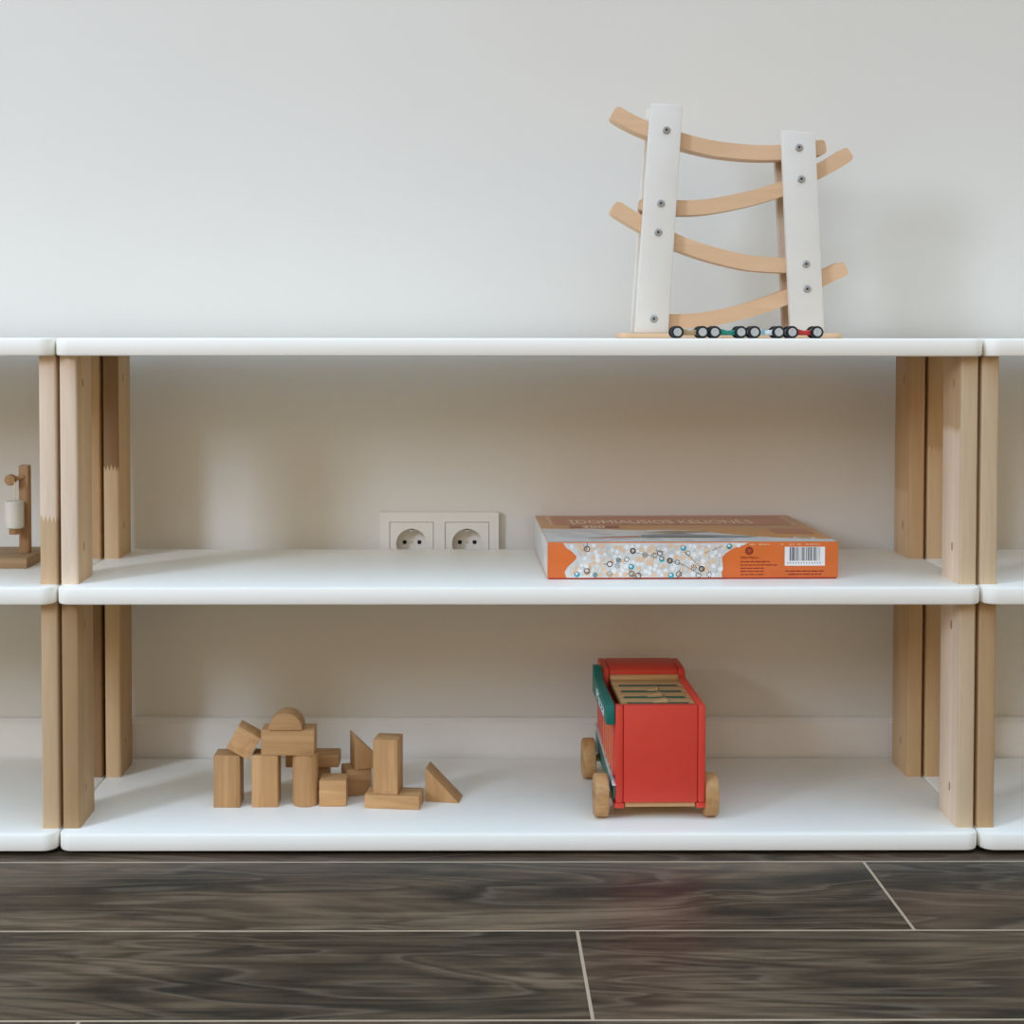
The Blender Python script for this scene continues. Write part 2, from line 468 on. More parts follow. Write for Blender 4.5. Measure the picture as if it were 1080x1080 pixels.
block('cylinder_block', 'round wooden column holding up the right end of the beam', (0.2566, 0.1055, S_LOW),
      lambda b: lathe(b, [(0.0137, 0), (0.0147, 0.001), (0.0147, 0.059), (0.0137, 0.06)], (0, 0, 0), 'z', 48), M_bz)
block('cube_block', 'small wooden cube standing just right of the round column', (0.2735, 0.0943, S_LOW), cuboid(0.031, U, 0.030), M_bx)
block('cube_block', 'tilted wooden cube wedged against the left end of the beam', (0.19315, 0.0905, 0.0779), cuboid(0.029, U, 0.029), M_by, 0, 0)
tc = bpy.data.objects[[o.name for o in COL.objects if o.name.startswith('cube_block')][-1]]
tc.rotation_euler = (0, R(-61.0), 0)
block('beam_block', 'wooden beam lying across two uprights, the half round on top of it', (0.2077, 0.0905, S_LOW+0.06), cuboid(0.0608, U, 0.0295), M_bx)
def half_round(b):
    pts = [(0.0195*math.cos(math.pi*k/28), 0.0195*math.sin(math.pi*k/28)) for k in range(29)]
    prism(b, pts, 0, 0.03, 'y', 0.0009)
block('half_round_block', 'half round wooden block on top of the beam', (0.2357, 0.0885, S_LOW+0.0895), half_round, M_bx)
block('cube_block', 'dark shaded wooden cube hidden behind the round column, under the rear plank', (0.2487, 0.152, S_LOW), cuboid(U, U, U), M_bz)
block('plank_block', 'flat wooden plank lying at the back of the pile behind the column', (0.2284, 0.147, S_LOW+U), cuboid(0.063, U, 0.0150), M_bx)
block('cube_block', 'turned wooden cube under the rear wedge, behind the tall block', (0.3019, 0.1305, S_LOW), cuboid(U, U, 0.0315), M_bx, R(17))
def wedge(a, d):
    return lambda b: prism(b, [(0, 0), (a, 0), (0, a)], 0, d, 'y', 0.0009)
block('wedge_block', 'triangular wooden wedge standing on the rear cube behind the tall block', (0.3118, 0.1315, S_LOW+0.0315), wedge(0.041, 0.028), M_bz, R(17))
block('plank_block', 'flat wooden plank under the tall block', (0.3257, 0.0885, S_LOW), cuboid(0.0632, 0.034, 0.0158), M_bx, R(-7))
block('cuboid_block', 'tall wooden block standing on the flat front plank', (0.3353, 0.0900, S_LOW+0.0158), cuboid(0.0290, 0.0300, 0.063), M_bz, R(-9))
block('wedge_block', 'triangular wooden wedge lying alone at the right end of the pile', (0.3947, 0.1120, S_LOW), wedge(0.0395, U), M_bz, R(-9))

# ---------------------------------------------------------------- boxed puzzle
M_orange = plain('orange_print', (0.70, 0.155, 0.030), 0.38, 0.45)
M_amber = plain('amber_print', (0.60, 0.27, 0.075), 0.30, 0.5)
M_rust = plain('rust_print', (0.46, 0.135, 0.05), 0.30, 0.5)
M_cream = plain('cream_print', (0.82, 0.66, 0.44), 0.35)
M_maroon = plain('maroon_print', (0.24, 0.018, 0.012), 0.4)
M_paper = plain('grey_white_print', (0.66, 0.645, 0.60), 0.35, 0.5, var=0.12)
M_peach = plain('peach_print', (0.75, 0.52, 0.34), 0.4)
M_snow = plain('white_print', (0.80, 0.80, 0.78), 0.4)
M_ink = plain('ink_print', (0.045, 0.04, 0.035), 0.4)
M_umber = plain('umber_print', (0.13, 0.065, 0.035), 0.4)
M_teal = plain('teal_print', (0.02, 0.34, 0.40), 0.4)
M_slate = plain('slate_print', (0.24, 0.27, 0.27), 0.4)
M_taupe = plain('taupe_print', (0.15, 0.125, 0.095), 0.4)
M_line = plain('grey_line_print', (0.36, 0.33, 0.29), 0.4)
M_red_edge = plain('red_card_edge', (0.42, 0.035, 0.02), 0.5)
BW, BDp, BH = 0.325, 0.247, 0.0420
pz = thing('puzzle_box', 'orange jigsaw puzzle box lying flat on the middle board', 'box', (0.5317, 0.0505, S_MID), R(0.9))
b = bmesh.new(); box(b, 0.0015, BW-0.0015, 0.0015, BDp-0.0015, 0, 0.03, 0.0006)
link('box_tray', b, M_red_edge, pz)
b = bmesh.new(); box(b, 0, BW, 0, BDp, 0.0016, BH, 0.0012, 2)
for f in b.faces:
    n = f.normal
    f.material_index = 1 if n.z > 0.7 else (2 if n.x < -0.7 else 0)
lid = link('box_lid', b, [M_orange, M_amber, M_paper], pz, 30)
E1 = 0.00012
# --- front print: puzzle-art panel between two orange fields
def F(u, w, lift=0): return (u, -E1-lift, w)
def disc_f(b, u, w, r, mi, n=14, lift=0.0): flat(b, [F(u+r*math.cos(2*math.pi*k/n), w+r*math.sin(2*math.pi*k/n), lift) for k in range(n)], mi)
def ring_f(b, u, w, r, r2, mi, n=16, lift=0.0):
    for k in range(n):
        a, c = 2*math.pi*k/n, 2*math.pi*(k+1)/n
        flat(b, [F(u+r*math.cos(a), w+r*math.sin(a), lift), F(u+r*math.cos(c), w+r*math.sin(c), lift), F(u+r2*math.cos(c), w+r2*math.sin(c), lift), F(u+r2*math.cos(a), w+r2*math.sin(a), lift)], mi)
def line_f(b, u0, w0, u1, w1, t, mi, lift=0.0):
    d = math.hypot(u1-u0, w1-w0)+1e-9; nx, ny = -(w1-w0)/d*t/2, (u1-u0)/d*t/2
    flat(b, [F(u0+nx, w0+ny, lift), F(u1+nx, w1+ny, lift), F(u1-nx, w1-ny, lift), F(u0-nx, w0-ny, lift)], mi)
b = bmesh.new()
left = [(0.0215, 0.0022), (0.0195, 0.0085), (0.0225, 0.0135), (0.0270, 0.0180), (0.0325, 0.0232), (0.0325, 0.0262), (0.0270, 0.0320), (0.0215, 0.0352), (0.0180, 0.0408)]
right = [(0.2240, 0.0408), (0.2190, 0.0380), (0.2080, 0.0352), (0.1990, 0.0290), (0.1948, 0.0245), (0.1955, 0.0180), (0.1962, 0.0120), (0.1945, 0.0075), (0.1952, 0.0022)]
flat(b, [F(u, w) for u, w in left+right], 0)
rnd = random.Random(5)
def inside(u, w, m=0.002):
    def edge(P, w):
        Q = sorted(P, key=lambda p: p[1])
        for (a, c), (d, e) in zip(Q, Q[1:]):
            if c <= w <= e: return a+(d-a)*(w-c)/(e-c+1e-9)
        return Q[0][0]
    return 0.0022+m < w < 0.0408-m and edge(left, w)+m < u < edge(right, w)-m
L1, L2, L3 = 0.00004, 0.00008, 0.00012
pts = []
for _ in range(9000):
    u, w = rnd.uniform(0.02, 0.222), rnd.uniform(0.004, 0.039)
    if inside(u, w, 0.0026) and all((u-a)**2+(w-c)**2 > 0.0046**2 for a, c in pts): pts.append((u, w))
for i, (u, w) in enumerate(pts):
    for (a, c) in pts[i+1:]:
        if (u-a)**2+(w-c)**2 < 0.0085**2 and rnd.random() < 0.45: line_f(b, u, w, a, c, 0.00035, 5, L1)
for (u, w) in pts:
    k = rnd.random()
    if k < 0.34: disc_f(b, u, w, rnd.uniform(0.0021, 0.0030), 1, lift=L2)
    elif k < 0.74: disc_f(b, u, w, rnd.uniform(0.0018, 0.0027), 2, lift=L2)
def C2(c, r): return ((c-80)/953*0.325, min(0.0368, max(0.0046, 0.0412-(r-130)/120*0.0410)))   # reading of the printed art, in millimetre-true box coordinates
for c, r in ((210, 150), (285, 200), (357, 232), (378, 243), (448, 165), (510, 233), (210, 223)):
    u, w = C2(c, r); disc_f(b, u, w, 0.0031, 2, lift=L2); ring_f(b, u, w, 0.0034, 0.0023, 3, lift=L3)
    for k in range(5):
        a = rnd.uniform(0, 6.28); line_f(b, u+0.0034*math.cos(a), w+0.0034*math.sin(a), u+0.0065*math.cos(a), w+0.0065*math.sin(a), 0.0004, 3, L2)
for c, r in ((360, 157), (481, 189), (585, 216)):
    u, w = C2(c, r); disc_f(b, u, w, 0.0028, 1, lift=L2); ring_f(b, u, w, 0.0034, 0.0019, 4, lift=L3)
for c, r in ((178, 233), (355, 209), (455, 184), (525, 148), (676, 140), (485, 241)):
    u, w = C2(c, r); disc_f(b, u, w, 0.0033, 6, lift=L2); disc_f(b, u-0.0006, w+0.0006, 0.0014, 2, lift=L3)
for c, r in ((313, 187), (237, 235)):
    u, w = C2(c, r); disc_f(b, u, w, 0.0030, 7, lift=L2); disc_f(b, u, w, 0.0012, 6, lift=L3)
for c, r in ((310, 205), (340, 185), (400, 170), (430, 172), (505, 195), (540, 165), (560, 212), (575, 237), (610, 235), (285, 232)):
    u, w = C2(c, r)
    for k in range(7):
        a = k*0.9; disc_f(b, u+0.0026*math.cos(a), w+0.0026*math.sin(a), 0.0007, 4, 8, L3)
    disc_f(b, u, w, 0.0016, 2, lift=L2)
for (a, r, c, s) in ((470, 185, 530, 205), (530, 160, 590, 220), (360, 160, 405, 172), (595, 165, 650, 138), (400, 168, 440, 178), (520, 200, 580, 235)):
    u0, w0 = C2(a, r); u1, w1 = C2(c, s); line_f(b, u0, w0, u1, w1, 0.0008, 7, L3)
link('puzzle_art_print', b, [M_paper, M_peach, M_snow, M_umber, M_ink, M_line, M_teal, M_slate], lid, 0)
# --- barcode
b = bmesh.new()
u0, u1, w0, w1 = 0.2650, 0.3100, 0.0150, 0.0362
flat(b, [F(u0, w0), F(u1, w0), F(u1, w1), F(u0, w1)], 0)
rb = random.Random(12); u = u0+0.0055
while u < u1-0.006:
    t_ = rb.choice((0.0004, 0.0004, 0.0008, 0.0012)); flat(b, [F(u, w0+0.0055, L1), F(u+t_, w0+0.0055, L1), F(u+t_, w1-0.0004, L1), F(u, w1-0.0004, L1)], 1)
    u += t_ + rb.choice((0.0004, 0.0007, 0.0010))
for k in range(13):
    u = u0+0.003+k*0.0030
    flat(b, [F(u, w0+0.0021, L1), F(u+0.0012, w0+0.0021, L1), F(u+0.0012, w0+0.0042, L1), F(u, w0+0.0042, L1)], 2)
link('barcode', b, [M_snow, M_ink, M_line], lid, 0)
# --- publisher mark and small print
b = bmesh.new()
disc_f(b, 0.2253, 0.0318, 0.0046, 0, 24)
for k in range(6):
    a = k*math.pi/3; line_f(b, 0.2253, 0.0318, 0.2253+0.0036*math.cos(a), 0.0318+0.0036*math.sin(a), 0.0005, 1, L1)
def dashes(b, u, w, total, hgt, mi, seed):
    q = random.Random(seed); e = u+total
    while u < e:
        l = min(q.uniform(0.0025, 0.008), e-u); flat(b, [F(u, w), F(u+l, w), F(u+l, w+hgt), F(u, w+hgt)], mi); u += l+0.0009
for i, (w, l) in enumerate(((0.0190, 0.033), (0.0153, 0.041), (0.0117, 0.026), (0.0083, 0.027), (0.0047, 0.027))): dashes(b, 0.2155, w, l, 0.0011, 0, i+3)
dashes(b, 0.2660, 0.0083, 0.043, 0.0013, 0, 21); dashes(b, 0.2690, 0.0047, 0.037, 0.0013, 0, 22)
for i, (u, l) in enumerate(((0.226, 0.006), (0.236, 0.012), (0.261, 0.002), (0.270, 0.006), (0.279, 0.004), (0.288, 0.016))): dashes(b, u, 0.0385, l, 0.0009, 2, i+40)
link('small_print', b, [M_maroon, M_orange, M_peach], lid, 0)
FR = Matrix.Rotation(math.pi/2, 4, 'X')
lettering('publisher_name', 'TERRA PUBLICA', 0.0032, M_maroon, lid, Matrix.Translation((0.2152, -E1, 0.0231)) @ FR, 0.0205)
# --- top print
def Tp(u, v, l=0): return (u, v, BH+E1+l)
b = bmesh.new()
def outline(b, P, t, mi, l):
    for (a, c), (d, e) in zip(P, P[1:]+P[:1]):
        dd = math.hypot(d-a, e-c)+1e-9; nx, ny = -(e-c)/dd*t/2, (d-a)/dd*t/2
        flat(b, [Tp(a+nx, c+ny, l), Tp(d+nx, e+ny, l), Tp(d-nx, e-ny, l), Tp(a-nx, c-ny, l)], mi)
flat(b, [Tp(u, v) for u, v in rrect(0.0190, 0.3080, 0.1490, 0.2340, 0.008)], 0)
outline(b, rrect(0.0150, 0.3120, 0.1430, 0.2420, 0.011), 0.0013, 1, L1)
flat(b, [Tp(u, v) for u, v in ((0.0345, 0.1500), (0.0355, 0.1180), (0.0950, 0.1180), (0.0960, 0.1500))], 0)
flat(b, [Tp(u, v, L1) for u, v in ((0.269, 0.068), (0.316, 0.068), (0.312, 0.112), (0.269, 0.112))], 0)
link('title_panel', b, [M_rust, M_cream], lid, 0)
b = bmesh.new()
edge = [(0.001, 0.116), (0.03, 0.111), (0.06, 0.115), (0.09, 0.104), (0.115, 0.098), (0.14, 0.104), (0.165, 0.100), (0.19, 0.094), (0.205, 0.070), (0.23, 0.052), (0.26, 0.034), (0.29, 0.026), (0.324, 0.020)]
flat(b, [Tp(0.001, 0.001), Tp(0.324, 0.001)] + [Tp(u, v) for u, v in edge[::-1]], 0)
# rocky relief strokes, the long dark craft and the orange nose
rg = random.Random(9)
for k in range(60):
    u = rg.uniform(0.004, 0.19); v = rg.uniform(0.006, 0.092); l = rg.uniform(0.006, 0.03); t_ = rg.uniform(0.0008, 0.003)
    flat(b, [Tp(u, v, L1), Tp(u+l, v+rg.uniform(-0.002, 0.002), L1), Tp(u+l*0.7, v+t_, L1)], 1)
flat(b, [Tp(u, v, L2) for u, v in ((0.108, 0.034), (0.20, 0.030), (0.228, 0.032), (0.246, 0.042), (0.222, 0.050), (0.175, 0.060), (0.160, 0.078), (0.135, 0.066), (0.112, 0.058))], 2)
flat(b, [Tp(u, v, L3) for u, v in ((0.115, 0.036), (0.195, 0.032), (0.19, 0.042), (0.118, 0.045))], 3)
flat(b, [Tp(u, v, L3) for u, v in ((0.046, 0.030), (0.109, 0.035), (0.109, 0.048), (0.080, 0.045))], 4)
flat(b, [Tp(u, v, L2) for u, v in ((0.118, 0.075), (0.15, 0.094), (0.192, 0.094), (0.196, 0.080), (0.155, 0.072))], 5)
for k in range(16):
    a, c = 2*math.pi*k/16, 2*math.pi*(k+1)/16
    flat(b, [Tp(0.2935+q*math.cos(z)*0.0125, 0.030+q*math.sin(z)*0.010, L3) for q, z in ((1, a), (1, c), (0.75, c), (0.75, a))], 6)
link('cover_picture', b, [M_paper, M_line, M_slate, M_taupe, M_rust, plain('tan_print', (0.36, 0.24, 0.12), 0.35), M_snow], lid, 0)
lettering('title_text', '\u012eDOMIAUSIOS KELION\u0116S', 0.046, M_cream, lid, Matrix.Translation((0.0375, 0.164, BH+E1)), 0.226)
lettering('piece_count_text', '300', 0.030, M_cream, lid, Matrix.Translation((0.0505, 0.1215, BH+E1)), 0.026)
for u, l in ((0.0365, 0.012), (0.079, 0.015)):
    b = bmesh.new(); e = u+l; ws = [u]
    zig = []
    while u < e:
        zig += [(u, 0.141), (u+0.0011, 0.141), (u+0.0011, 0.127), (u+0.0022, 0.127)]; u += 0.0022
    flat(b, [Tp(x, y, L2) for x, y in [(ws[0], 0.123)] + zig + [(u, 0.123)]], 0)
    bmesh.ops.triangulate(b, faces=b.faces)
    link('cover_small_print', b, M_maroon, lid, 0)

# ---------------------------------------------------------------- red wooden truck
M_red = plain('red_painted_wood', (0.69, 0.055, 0.032), 0.42, 0.4, var=0.03)
M_green = plain('green_painted_wood', (0.012, 0.155, 0.120), 0.42, 0.4, var=0.03)
M_dkgreen = plain('dark_green_peg_paint', (0.006, 0.10, 0.07), 0.4, 0.4)
M_twood = wood('truck_beech', (0.64, 0.39, 0.18), (0.48, 0.28, 0.11), 0)
M_wheel = wood('wheel_beech', (0.58, 0.33, 0.135), (0.40, 0.21, 0.075), 1)
M_white_paint = plain('white_lettering_paint', (0.72, 0.80, 0.82), 0.5)
tr = thing('toy_truck', 'red wooden toy truck with beech wheels and a green side sign', 'toy truck', (0.6579, 0.042, S_LOW), R(0.9))
W2 = 0.0502; ZB, ZT = 0.0203, 0.1294; LEN = 0.205; CAB = 0.148
# side boards: low along the load, rising to the cab at the far end
for s in (-1, 1):
    b = bmesh.new()
    x0, x1 = (-W2, -W2+0.0085) if s < 0 else (W2-0.0085, W2)
    prof = [(0, ZB), (LEN, ZB), (LEN, 0.1385), (CAB+0.012, 0.1385), (CAB, 0.1375), (CAB-0.004, ZT), (0, ZT)]
    if s < 0:                                       # window cut in the left board: frame pieces only
        prism(b, [(0, ZB), (0.012, ZB), (0.012, ZT), (0, ZT)], x0, x1, 'x', 0.0022)
        prism(b, [(0.012, 0.104), (CAB-0.004, 0.104), (CAB-0.004, 0.1145), (0.012, 0.1145)], x0, x1, 'x', 0.001)
        prism(b, [(CAB-0.004, ZB), (LEN, ZB), (LEN, 0.1385), (CAB+0.004, 0.1385), (CAB, 0.1375), (CAB-0.004, ZT)], x0, x1, 'x', 0.0018)
        prism(b, [(0.012, 0.024), (CAB-0.004, 0.024), (CAB-0.004, 0.050), (0.012, 0.040)], x0+0.002, x1, 'x', 0.0)
    else:
        prism(b, prof, x0, x1, 'x', 0.0024)
    link('side_board', b, M_red, tr, 40)
b = bmesh.new(); box(b, -W2+0.0087, W2-0.0087, 0.0012, 0.0125, ZB, ZT-0.0004, 0.0016, 2)
link('end_panel', b, M_red, tr, 40)
b = bmesh.new(); box(b, -W2+0.0110, W2-0.0110, 0.004, LEN-0.004, ZB-0.0055, ZB, 0.0008)
link('floor_board', b, M_twood, tr)
for s in (-1, 1):
    b = bmesh.new(); box(b, s*(W2-0.0045)-0.0055, s*(W2-0.0045)+0.0055, 0.002, 0.034, ZB-0.0065, ZB-0.0002, 0.0012)
    link('axle_block', b, M_red, tr)
# slotted top board
xs0, xs1 = -W2+0.0092, W2-0.0087
b = bmesh.new(); tz0, tz1 = 0.1195, 0.1262
sy = [0.0200, 0.0480, 0.0760, 0.1050]
ys = [0.0127]
for q in sy: ys += [q, q+0.0096]
ys.append(CAB-0.006)
for i in range(0, len(ys), 2): box(b, xs0, xs1, ys[i], ys[i+1], tz0, tz1, 0.0004)
for q in sy:
    box(b, xs0, xs0+0.006, q, q+0.0096, tz0, tz1-0.0001); box(b, xs1-0.006, xs1, q, q+0.0096, tz0, tz1-0.0001)
link('slotted_top', b, M_twood, tr, 30)
b = bmesh.new(); box(b, xs0, xs1, CAB-0.006, CAB-0.0002, tz0, 0.1310, 0.0012)
link('top_strip', b, M_twood, tr, 30)
for q in sy:
    b = bmesh.new(); box(b, xs0+0.0065, xs1-0.0065, q+0.0002, q+0.0094, 0.07, tz1+0.0002, 0.0010)
    link('slot_panel', b, M_dkgreen, tr, 30)
for x, q, l in ((0.0015, sy[0], 0.021), (-0.001, sy[1], 0.021), (0.000, sy[2], 0.018)):
    b = bmesh.new()
    prism(b, [(x-l/2, tz1-0.001), (x+l/2, tz1-0.001), (x+l/2-0.001, tz1+0.0035), (x-l/2+0.007, tz1+0.0012)], q+0.0060, q+0.0185, 'y', 0.0006)
    link('wooden_tab', b, M_twood, tr, 30)
# cab block at the far end
b = bmesh.new(); prism(b, [(CAB, 0.085), (LEN, 0.085), (LEN, 0.1385), (CAB+0.006, 0.1385), (CAB, 0.1350)], -W2+0.0087, W2-0.0087, 'x', 0.0015)
link('cab', b, M_red, tr, 40)
# green sign board standing proud of the left side
b = bmesh.new()
gp = [(0.003, 0.1072), (CAB+0.013, 0.1072), (CAB+0.013, 0.1405), (CAB+0.002, 0.1405), (CAB-0.001, 0.1395), (CAB-0.012, 0.1312), (CAB-0.020, 0.1292), (0.003, 0.1292)]
prism(b, gp, -W2-0.0105, -W2-0.0003, 'x', 0.0012)
sg = link('sign_board', b, M_green, tr, 40)
SIDEM = Matrix.Translation((-W2-0.0107, 0.112, 0.1115)) @ Matrix.Rotation(-math.pi/2, 4, 'Z') @ FR
lettering('sign_text', 'Pizza', 0.0185, M_white_paint, sg, SIDEM, 0.086, 0.0002)
# slats in the side window, back board, lower green skirt with pale ledge
b = bmesh.new(); box(b, -W2+0.0055, -W2+0.0085, 0.012, CAB-0.004, 0.03, 0.1085)
link('slat_backing', b, M_twood, tr, 0)
i = 0; y = 0.0170
while y < CAB-0.008:
    b = bmesh.new(); rb_ = 0.0038 if i % 2 else 0.0041
    lathe(b, [(rb_, 0.0480), (rb_, 0.1045)], (-W2+0.0022, y, 0), 'z', 16)
    link('side_bar', b, M_twood if i % 2 else M_red, tr, 40); y += 0.0112; i += 1
b = bmesh.new(); prism(b, [(0.001, 0.0395), (LEN-0.002, 0.0560), (LEN-0.002, 0.0575), (0.001, 0.0410)], -W2-0.0035, -W2+0.0006, 'x', 0.0004)
link('side_ledge', b, M_paper, tr, 30)
b = bmesh.new(); prism(b, [(0.002, ZB+0.004), (LEN-0.003, ZB+0.004), (LEN-0.003, 0.0555), (0.002, 0.0392)], -W2-0.0022, -W2-0.0002, 'x', 0.0004)
link('side_skirt', b, M_green, tr, 30)
WR, WT = 0.0241, 0.0155
for y in (0.0195, 0.1665):
    b = bmesh.new(); lathe(b, [(0.0, -0.070), (0.0042, -0.070), (0.0042, 0.0635), (0, 0.0635)], (0, y, WR), 'x', 16)
    link('axle', b, M_twood, tr)
    for s in (-1, 1):
        xc = -0.0646 if s < 0 else 0.0580
        b = bmesh.new()
        pr = [(0.0045, -WT/2), (WR-0.0025, -WT/2), (WR-0.0008, -WT/2+0.0007), (WR, -WT/2+0.0025), (WR, WT/2-0.0025), (WR-0.0008, WT/2-0.0007), (WR-0.0025, WT/2), (0.0045, WT/2), (0.0045, -WT/2)]
        lathe(b, pr, (xc, y, WR), 'x', 48)
        link('wheel', b, M_wheel, tr, 35)

# ---------------------------------------------------------------- zigzag car ramp
M_ply = wood('ramp_beech', (0.76, 0.505, 0.305), (0.66, 0.42, 0.235), 0, shift=False, fine=0.6)
M_wpost = plain('white_stained_post', (0.735, 0.69, 0.61), 0.5, 0.35, var=0.02)
M_upright = wood('ramp_upright_beech', (0.62, 0.50, 0.38), (0.54, 0.43, 0.32), 2, shift=False)
M_bolt = plain('zinc_bolt', (0.36, 0.36, 0.34), 0.35, 0.6, 0.3)
M_dark = plain('dark_socket_steel', (0.06, 0.06, 0.06), 0.5, 0.4, 0.6)
RX, RY = 0.748, 0.152
rp = thing('car_ramp', 'white and beech zigzag toy car ramp standing on the top board', 'toy ramp', (RX, RY, S_TOP))
def LZ(p): return (p[0]-RX, p[1]-S_TOP)
b = bmesh.new(); slab(b, 0.6185-RX, 0.8765-RX, 0.118-RY, 0.190-RY, 0, 0.0060, 0.012, 0.0012)
link('base_plate', b, M_ply, rp, 40)
PL_ = [(0.6362, 0.5656), (0.6750, 0.5656), (0.6906, 0.8278), (0.6538, 0.8296)]
PR_ = [(0.8167, 0.5656), (0.8557, 0.5656), (0.8433, 0.7962), (0.8045, 0.7992)]
y1, y2 = 0.125, 0.167
for q, P in enumerate((PL_, PR_)):
    for y in (y1, y2):
        b = bmesh.new(); Q_ = P if not (q == 1 and y == y2) else P[:2] + [(0.8443, 0.7790), (0.8053, 0.7790)]
        prism(b, [LZ(p) for p in Q_], y-RY, y+0.0118-RY, 'y', 0.0016)
        link('upright', b, M_upright if (q == 1 and y == y2) else M_wpost, rp, 40)
SCREWS = [(0.6718, 0.7989), (0.6657, 0.7149), (0.6627, 0.6816), (0.6581, 0.5819), (0.8245, 0.7791), (0.8273, 0.743), (0.8337, 0.6453), (0.8351, 0.6167)]
for p in SCREWS:
    x, z = LZ(p)
    b = bmesh.new()
    lathe(b, [(0.0, -0.0004), (0.0046, -0.0004), (0.0046, 0.0003), (0.0036, 0.0010), (0.0034, 0.0020), (0.0016, 0.0020), (0.0014, 0.0010), (0.0, 0.0010)],
          (0, 0, 0), 'z', 24, mat=Matrix.Translation((x, y1-RY, z)) @ Matrix.Rotation(math.pi/2, 4, 'X'))
    sc_ = link('bolt', b, M_bolt, rp, 30)
    b = bmesh.new(); lathe(b, [(0.0, 0.0010), (0.0013, 0.0010), (0.0013, 0.0014), (0.0, 0.0014)], (0, 0, 0), 'z', 6,
                           mat=Matrix.Translation((x, y1-RY, z)) @ Matrix.Rotation(math.pi/2, 4, 'X'))
    link('hex_recess', b, M_dark, sc_, 0)
RAILS = [[(0.6118, 0.8222), (0.6312, 0.8109), (0.6525, 0.8016), (0.6925, 0.7884), (0.7239, 0.7807), (0.7467, 0.7774), (0.7752, 0.7751), (0.8038, 0.7752), (0.8323, 0.7775), (0.8585, 0.7821)],
 [(0.8871, 0.7753), (0.8695, 0.7639), (0.8496, 0.7531), (0.8297, 0.7423), (0.8098, 0.7337), (0.7784, 0.7241), (0.7471, 0.7169), (0.7157, 0.712), (0.6872, 0.7112), (0.6615, 0.7131), (0.6438, 0.7154)],
 [(0.6121, 0.7125), (0.6287, 0.7023), (0.6445, 0.6932), (0.6831, 0.6728), (0.716, 0.6605), (0.7475, 0.652), (0.7761, 0.6467), (0.8161, 0.6444), (0.8433, 0.6461)],
 [(0.8834, 0.6422), (0.8563, 0.6293), (0.8164, 0.6085), (0.7764, 0.5942), (0.7479, 0.5867), (0.7193, 0.5813), (0.6907, 0.5792), (0.6764, 0.5792), (0.6621, 0.5801)]]
for P in RAILS:
    P = smooth_line(P, 6)
    H = 0.0172; a0, a1 = 0.1371-RY, 0.1667-RY; tw, gd = 0.004, 0.007
    b = bmesh.new(); rings = []
    S = [0.0]
    for p, q in zip(P, P[1:]): S.append(S[-1]+math.dist(p, q))
    TOT = S[-1]
    # extra rings near the ends give them a rounded profile
    samples = []
    for d in (0.0, 0.0006, 0.0018, 0.0036, 0.006): samples.append(d)
    samples += [s for s in S if 0.009 < s < TOT-0.009]
    for d in (0.006, 0.0036, 0.0018, 0.0006, 0.0): samples.append(TOT-d)
    def at(s):
        for i in range(len(S)-1):
            if S[i+1] >= s-1e-12:
                t = (s-S[i])/(S[i+1]-S[i]+1e-12); p, q = P[i], P[i+1]
                return (p[0]+(q[0]-p[0])*t, p[1]+(q[1]-p[1])*t)
        return P[-1]
    for s in samples:
        p = at(s); q0, q1 = at(max(0, s-0.004)), at(min(TOT, s+0.004))
        tx, tz = q1[0]-q0[0], q1[1]-q0[1]; l = math.hypot(tx, tz); tx /= l; tz /= l
        if tx < 0: tx, tz = -tx, -tz
        nx, nz = -tz, tx
        e = min(s, TOT-s); k = 1.0 if e >= 0.006 else 0.5+0.5*math.sqrt(max(0, 1-(1-e/0.006)**2))
        sec = [(a0, -H/2*k), (a1, -H/2*k), (a1, H/2*k), (a1-tw, H/2*k), (a1-tw, (H/2-gd)*k), (a0+tw, (H/2-gd)*k), (a0+tw, H/2*k), (a0, H/2*k)]
        rings.append([b.verts.new((p[0]+nx*h-RX, y, p[1]+nz*h-S_TOP)) for y, h in sec])
    for A, B in zip(rings, rings[1:]):
        for k in range(8): b.faces.new((A[k], A[(k+1) % 8], B[(k+1) % 8], B[k]))
    for r_ in (rings[0], rings[-1]):
        b.faces.new([r_[i] for i in (0, 1, 4, 5)]); b.faces.new([r_[i] for i in (1, 2, 3, 4)]); b.faces.new([r_[i] for i in (0, 5, 6, 7)])
    link('rail', b, M_ply, rp, 35)

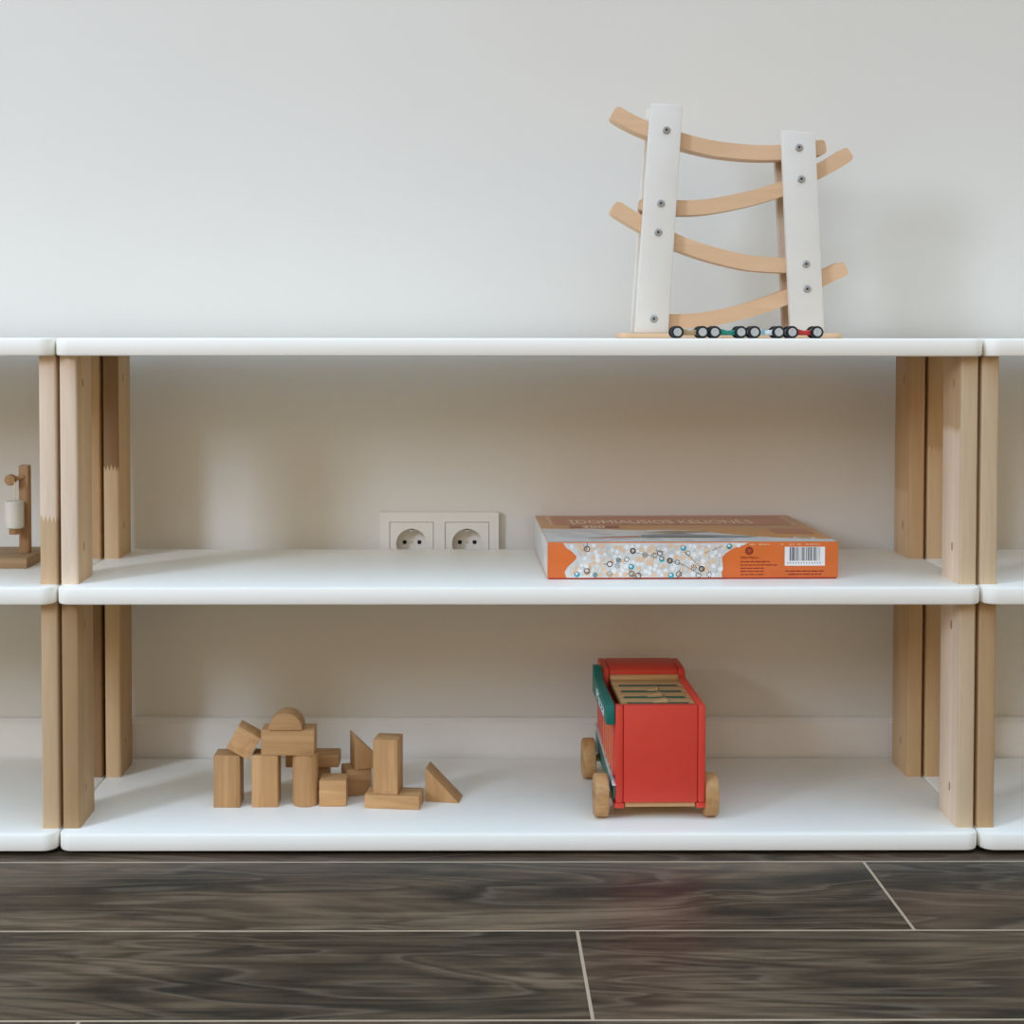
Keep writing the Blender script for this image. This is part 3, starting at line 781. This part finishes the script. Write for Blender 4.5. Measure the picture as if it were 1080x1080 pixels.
# ---------------------------------------------------------------- four little cars in front of the ramp
M_tyre = plain('black_rubber', (0.012, 0.012, 0.012), 0.5, 0.3)
M_hub = plain('grey_hub_plastic', (0.42, 0.415, 0.39), 0.4, 0.5)
GC = 'little racing cars parked in a row on the top board'
CARS = [('beech coloured little toy car, leftmost in the row by the ramp', 0.6761, 0.7039, (0.42, 0.27, 0.13), None),
        ('green little toy car, second from the left by the ramp', 0.7175, 0.7467, (0.01, 0.22, 0.16), None),
        ('pale white and blue little toy car, between the green and the red one', 0.7617, 0.7884, (0.74, 0.74, 0.70), (0.25, 0.55, 0.60)),
        ('red little toy car, rightmost in the row by the ramp', 0.8034, 0.8312, (0.52, 0.03, 0.025), None)]
for i, (lab, xa, xb, colr, stripe) in enumerate(CARS):
    cx = (xa+xb)/2; hw = (xb-xa)/2; r = 0.0069
    c = thing('toy_car', lab, 'toy car', (cx, 0.068, S_TOP), 0, GC)
    mb = plain('car_body_paint_%d' % i, colr, 0.4, 0.45)
    b = bmesh.new()
    pr = [(-hw-0.003, 0.0035), (hw+0.003, 0.0035), (hw+0.004, 0.0062), (hw, 0.0098), (hw*0.45, 0.0092), (0, 0.0086), (-hw*0.25, 0.0098), (-hw*0.6, 0.0112), (-hw-0.002, 0.0098), (-hw-0.0038, 0.0062)]
    prism(b, pr, -0.0062, 0.0062, 'y', 0.0011)
    body = link('body', b, mb, c, 45)
    if stripe:
        b = bmesh.new(); box(b, -hw*0.35, -hw*0.05, -0.00635, 0.00635, 0.0042, 0.0098, 0.0003)
        link('stripe', b, plain('car_stripe_paint', stripe, 0.4), body)
    for wx in (-hw, hw):
        b = bmesh.new(); lathe(b, [(0, -0.011), (0.0012, -0.011), (0.0012, 0.011), (0, 0.011)], (wx, 0, r), 'y', 10)
        link('axle', b, M_dark, c)
        for s in (-1, 1):
            b = bmesh.new(); y0 = s*0.0105
            lathe(b, [(0.0046, -0.0032), (r-0.001, -0.0034), (r, -0.0022), (r, 0.0022), (r-0.001, 0.0034), (0.0046, 0.0032), (0.0046, -0.0032)], (wx, y0, r), 'y', 32)
            w_ = link('tyre', b, M_tyre, c, 50)
            b = bmesh.new(); lathe(b, [(0, -0.0034), (0.0018, -0.0034), (0.0022, -0.0038), (0.0042, -0.0038), (0.0046, -0.0033), (0.0046, 0.0033), (0.0042, 0.0038), (0.0, 0.0038)], (wx, y0, r), 'y', 28)
            link('hub', b, M_hub, w_, 40)

# ---------------------------------------------------------------- small wooden hoist on the left unit
M_hw = wood('hoist_beech', (0.42, 0.24, 0.11), (0.29, 0.155, 0.065), 2)
M_hb = wood('hoist_base_beech', (0.46, 0.29, 0.14), (0.30, 0.18, 0.085), 0)
M_cyl = plain('white_wooden_weight', (0.64, 0.595, 0.50), 0.45, 0.4, var=0.03)
HX, HY = -0.115, 0.175
hs_ = thing('toy_hoist', 'small wooden toy hoist with a hanging white weight, on the left shelf unit', 'toy', (HX, HY, S_MID))
b = bmesh.new(); box(b, -0.052, 0.0465, -0.0455, 0.050, 0, 0.0125, 0.0010)
link('base', b, M_hb, hs_)
b = bmesh.new(); box(b, 0.0255, 0.0372, -0.006, 0.006, 0.0125, 0.1168, 0.0008)
link('upright', b, M_hw, hs_)
b = bmesh.new(); tube(b, [(0.0185, -0.012, 0.1005), (0.0315, -0.0055, 0.1035)], 0.0026, 10)
link('axle', b, M_hw, hs_)
b = bmesh.new(); lathe(b, [(0, -0.004), (0.0058, -0.004), (0.0066, -0.003), (0.0066, 0.003), (0.0058, 0.004), (0, 0.004)], (0.0188, -0.0140, 0.1005), 'y', 28)
link('pulley_wheel', b, M_hw, hs_)
M_string = plain('pale_cord', (0.72, 0.60, 0.42), 0.8, 0.2)
b = bmesh.new(); tube(b, [(0.0250, -0.0175, 0.0985), (0.0250, -0.0190, 0.088), (0.0250, -0.0195, 0.0760)], 0.0009, 8)
link('cord', b, M_string, hs_)
b = bmesh.new(); lathe(b, [(0, 0), (0.0096, 0), (0.0108, 0.0014), (0.0108, 0.0306), (0.0096, 0.032), (0, 0.032)], (0.0247, -0.0195, 0.0442), 'z', 36)
wt = link('hanging_weight', b, M_cyl, hs_, 40)
b = bmesh.new(); lathe(b, [(0, 0), (0.0058, 0), (0.0064, 0.0008), (0.0064, 0.0072), (0, 0.0072)], (0.0247, -0.0195, 0.0370), 'z', 28)
link('wooden_plug', b, M_hw, wt, 40)
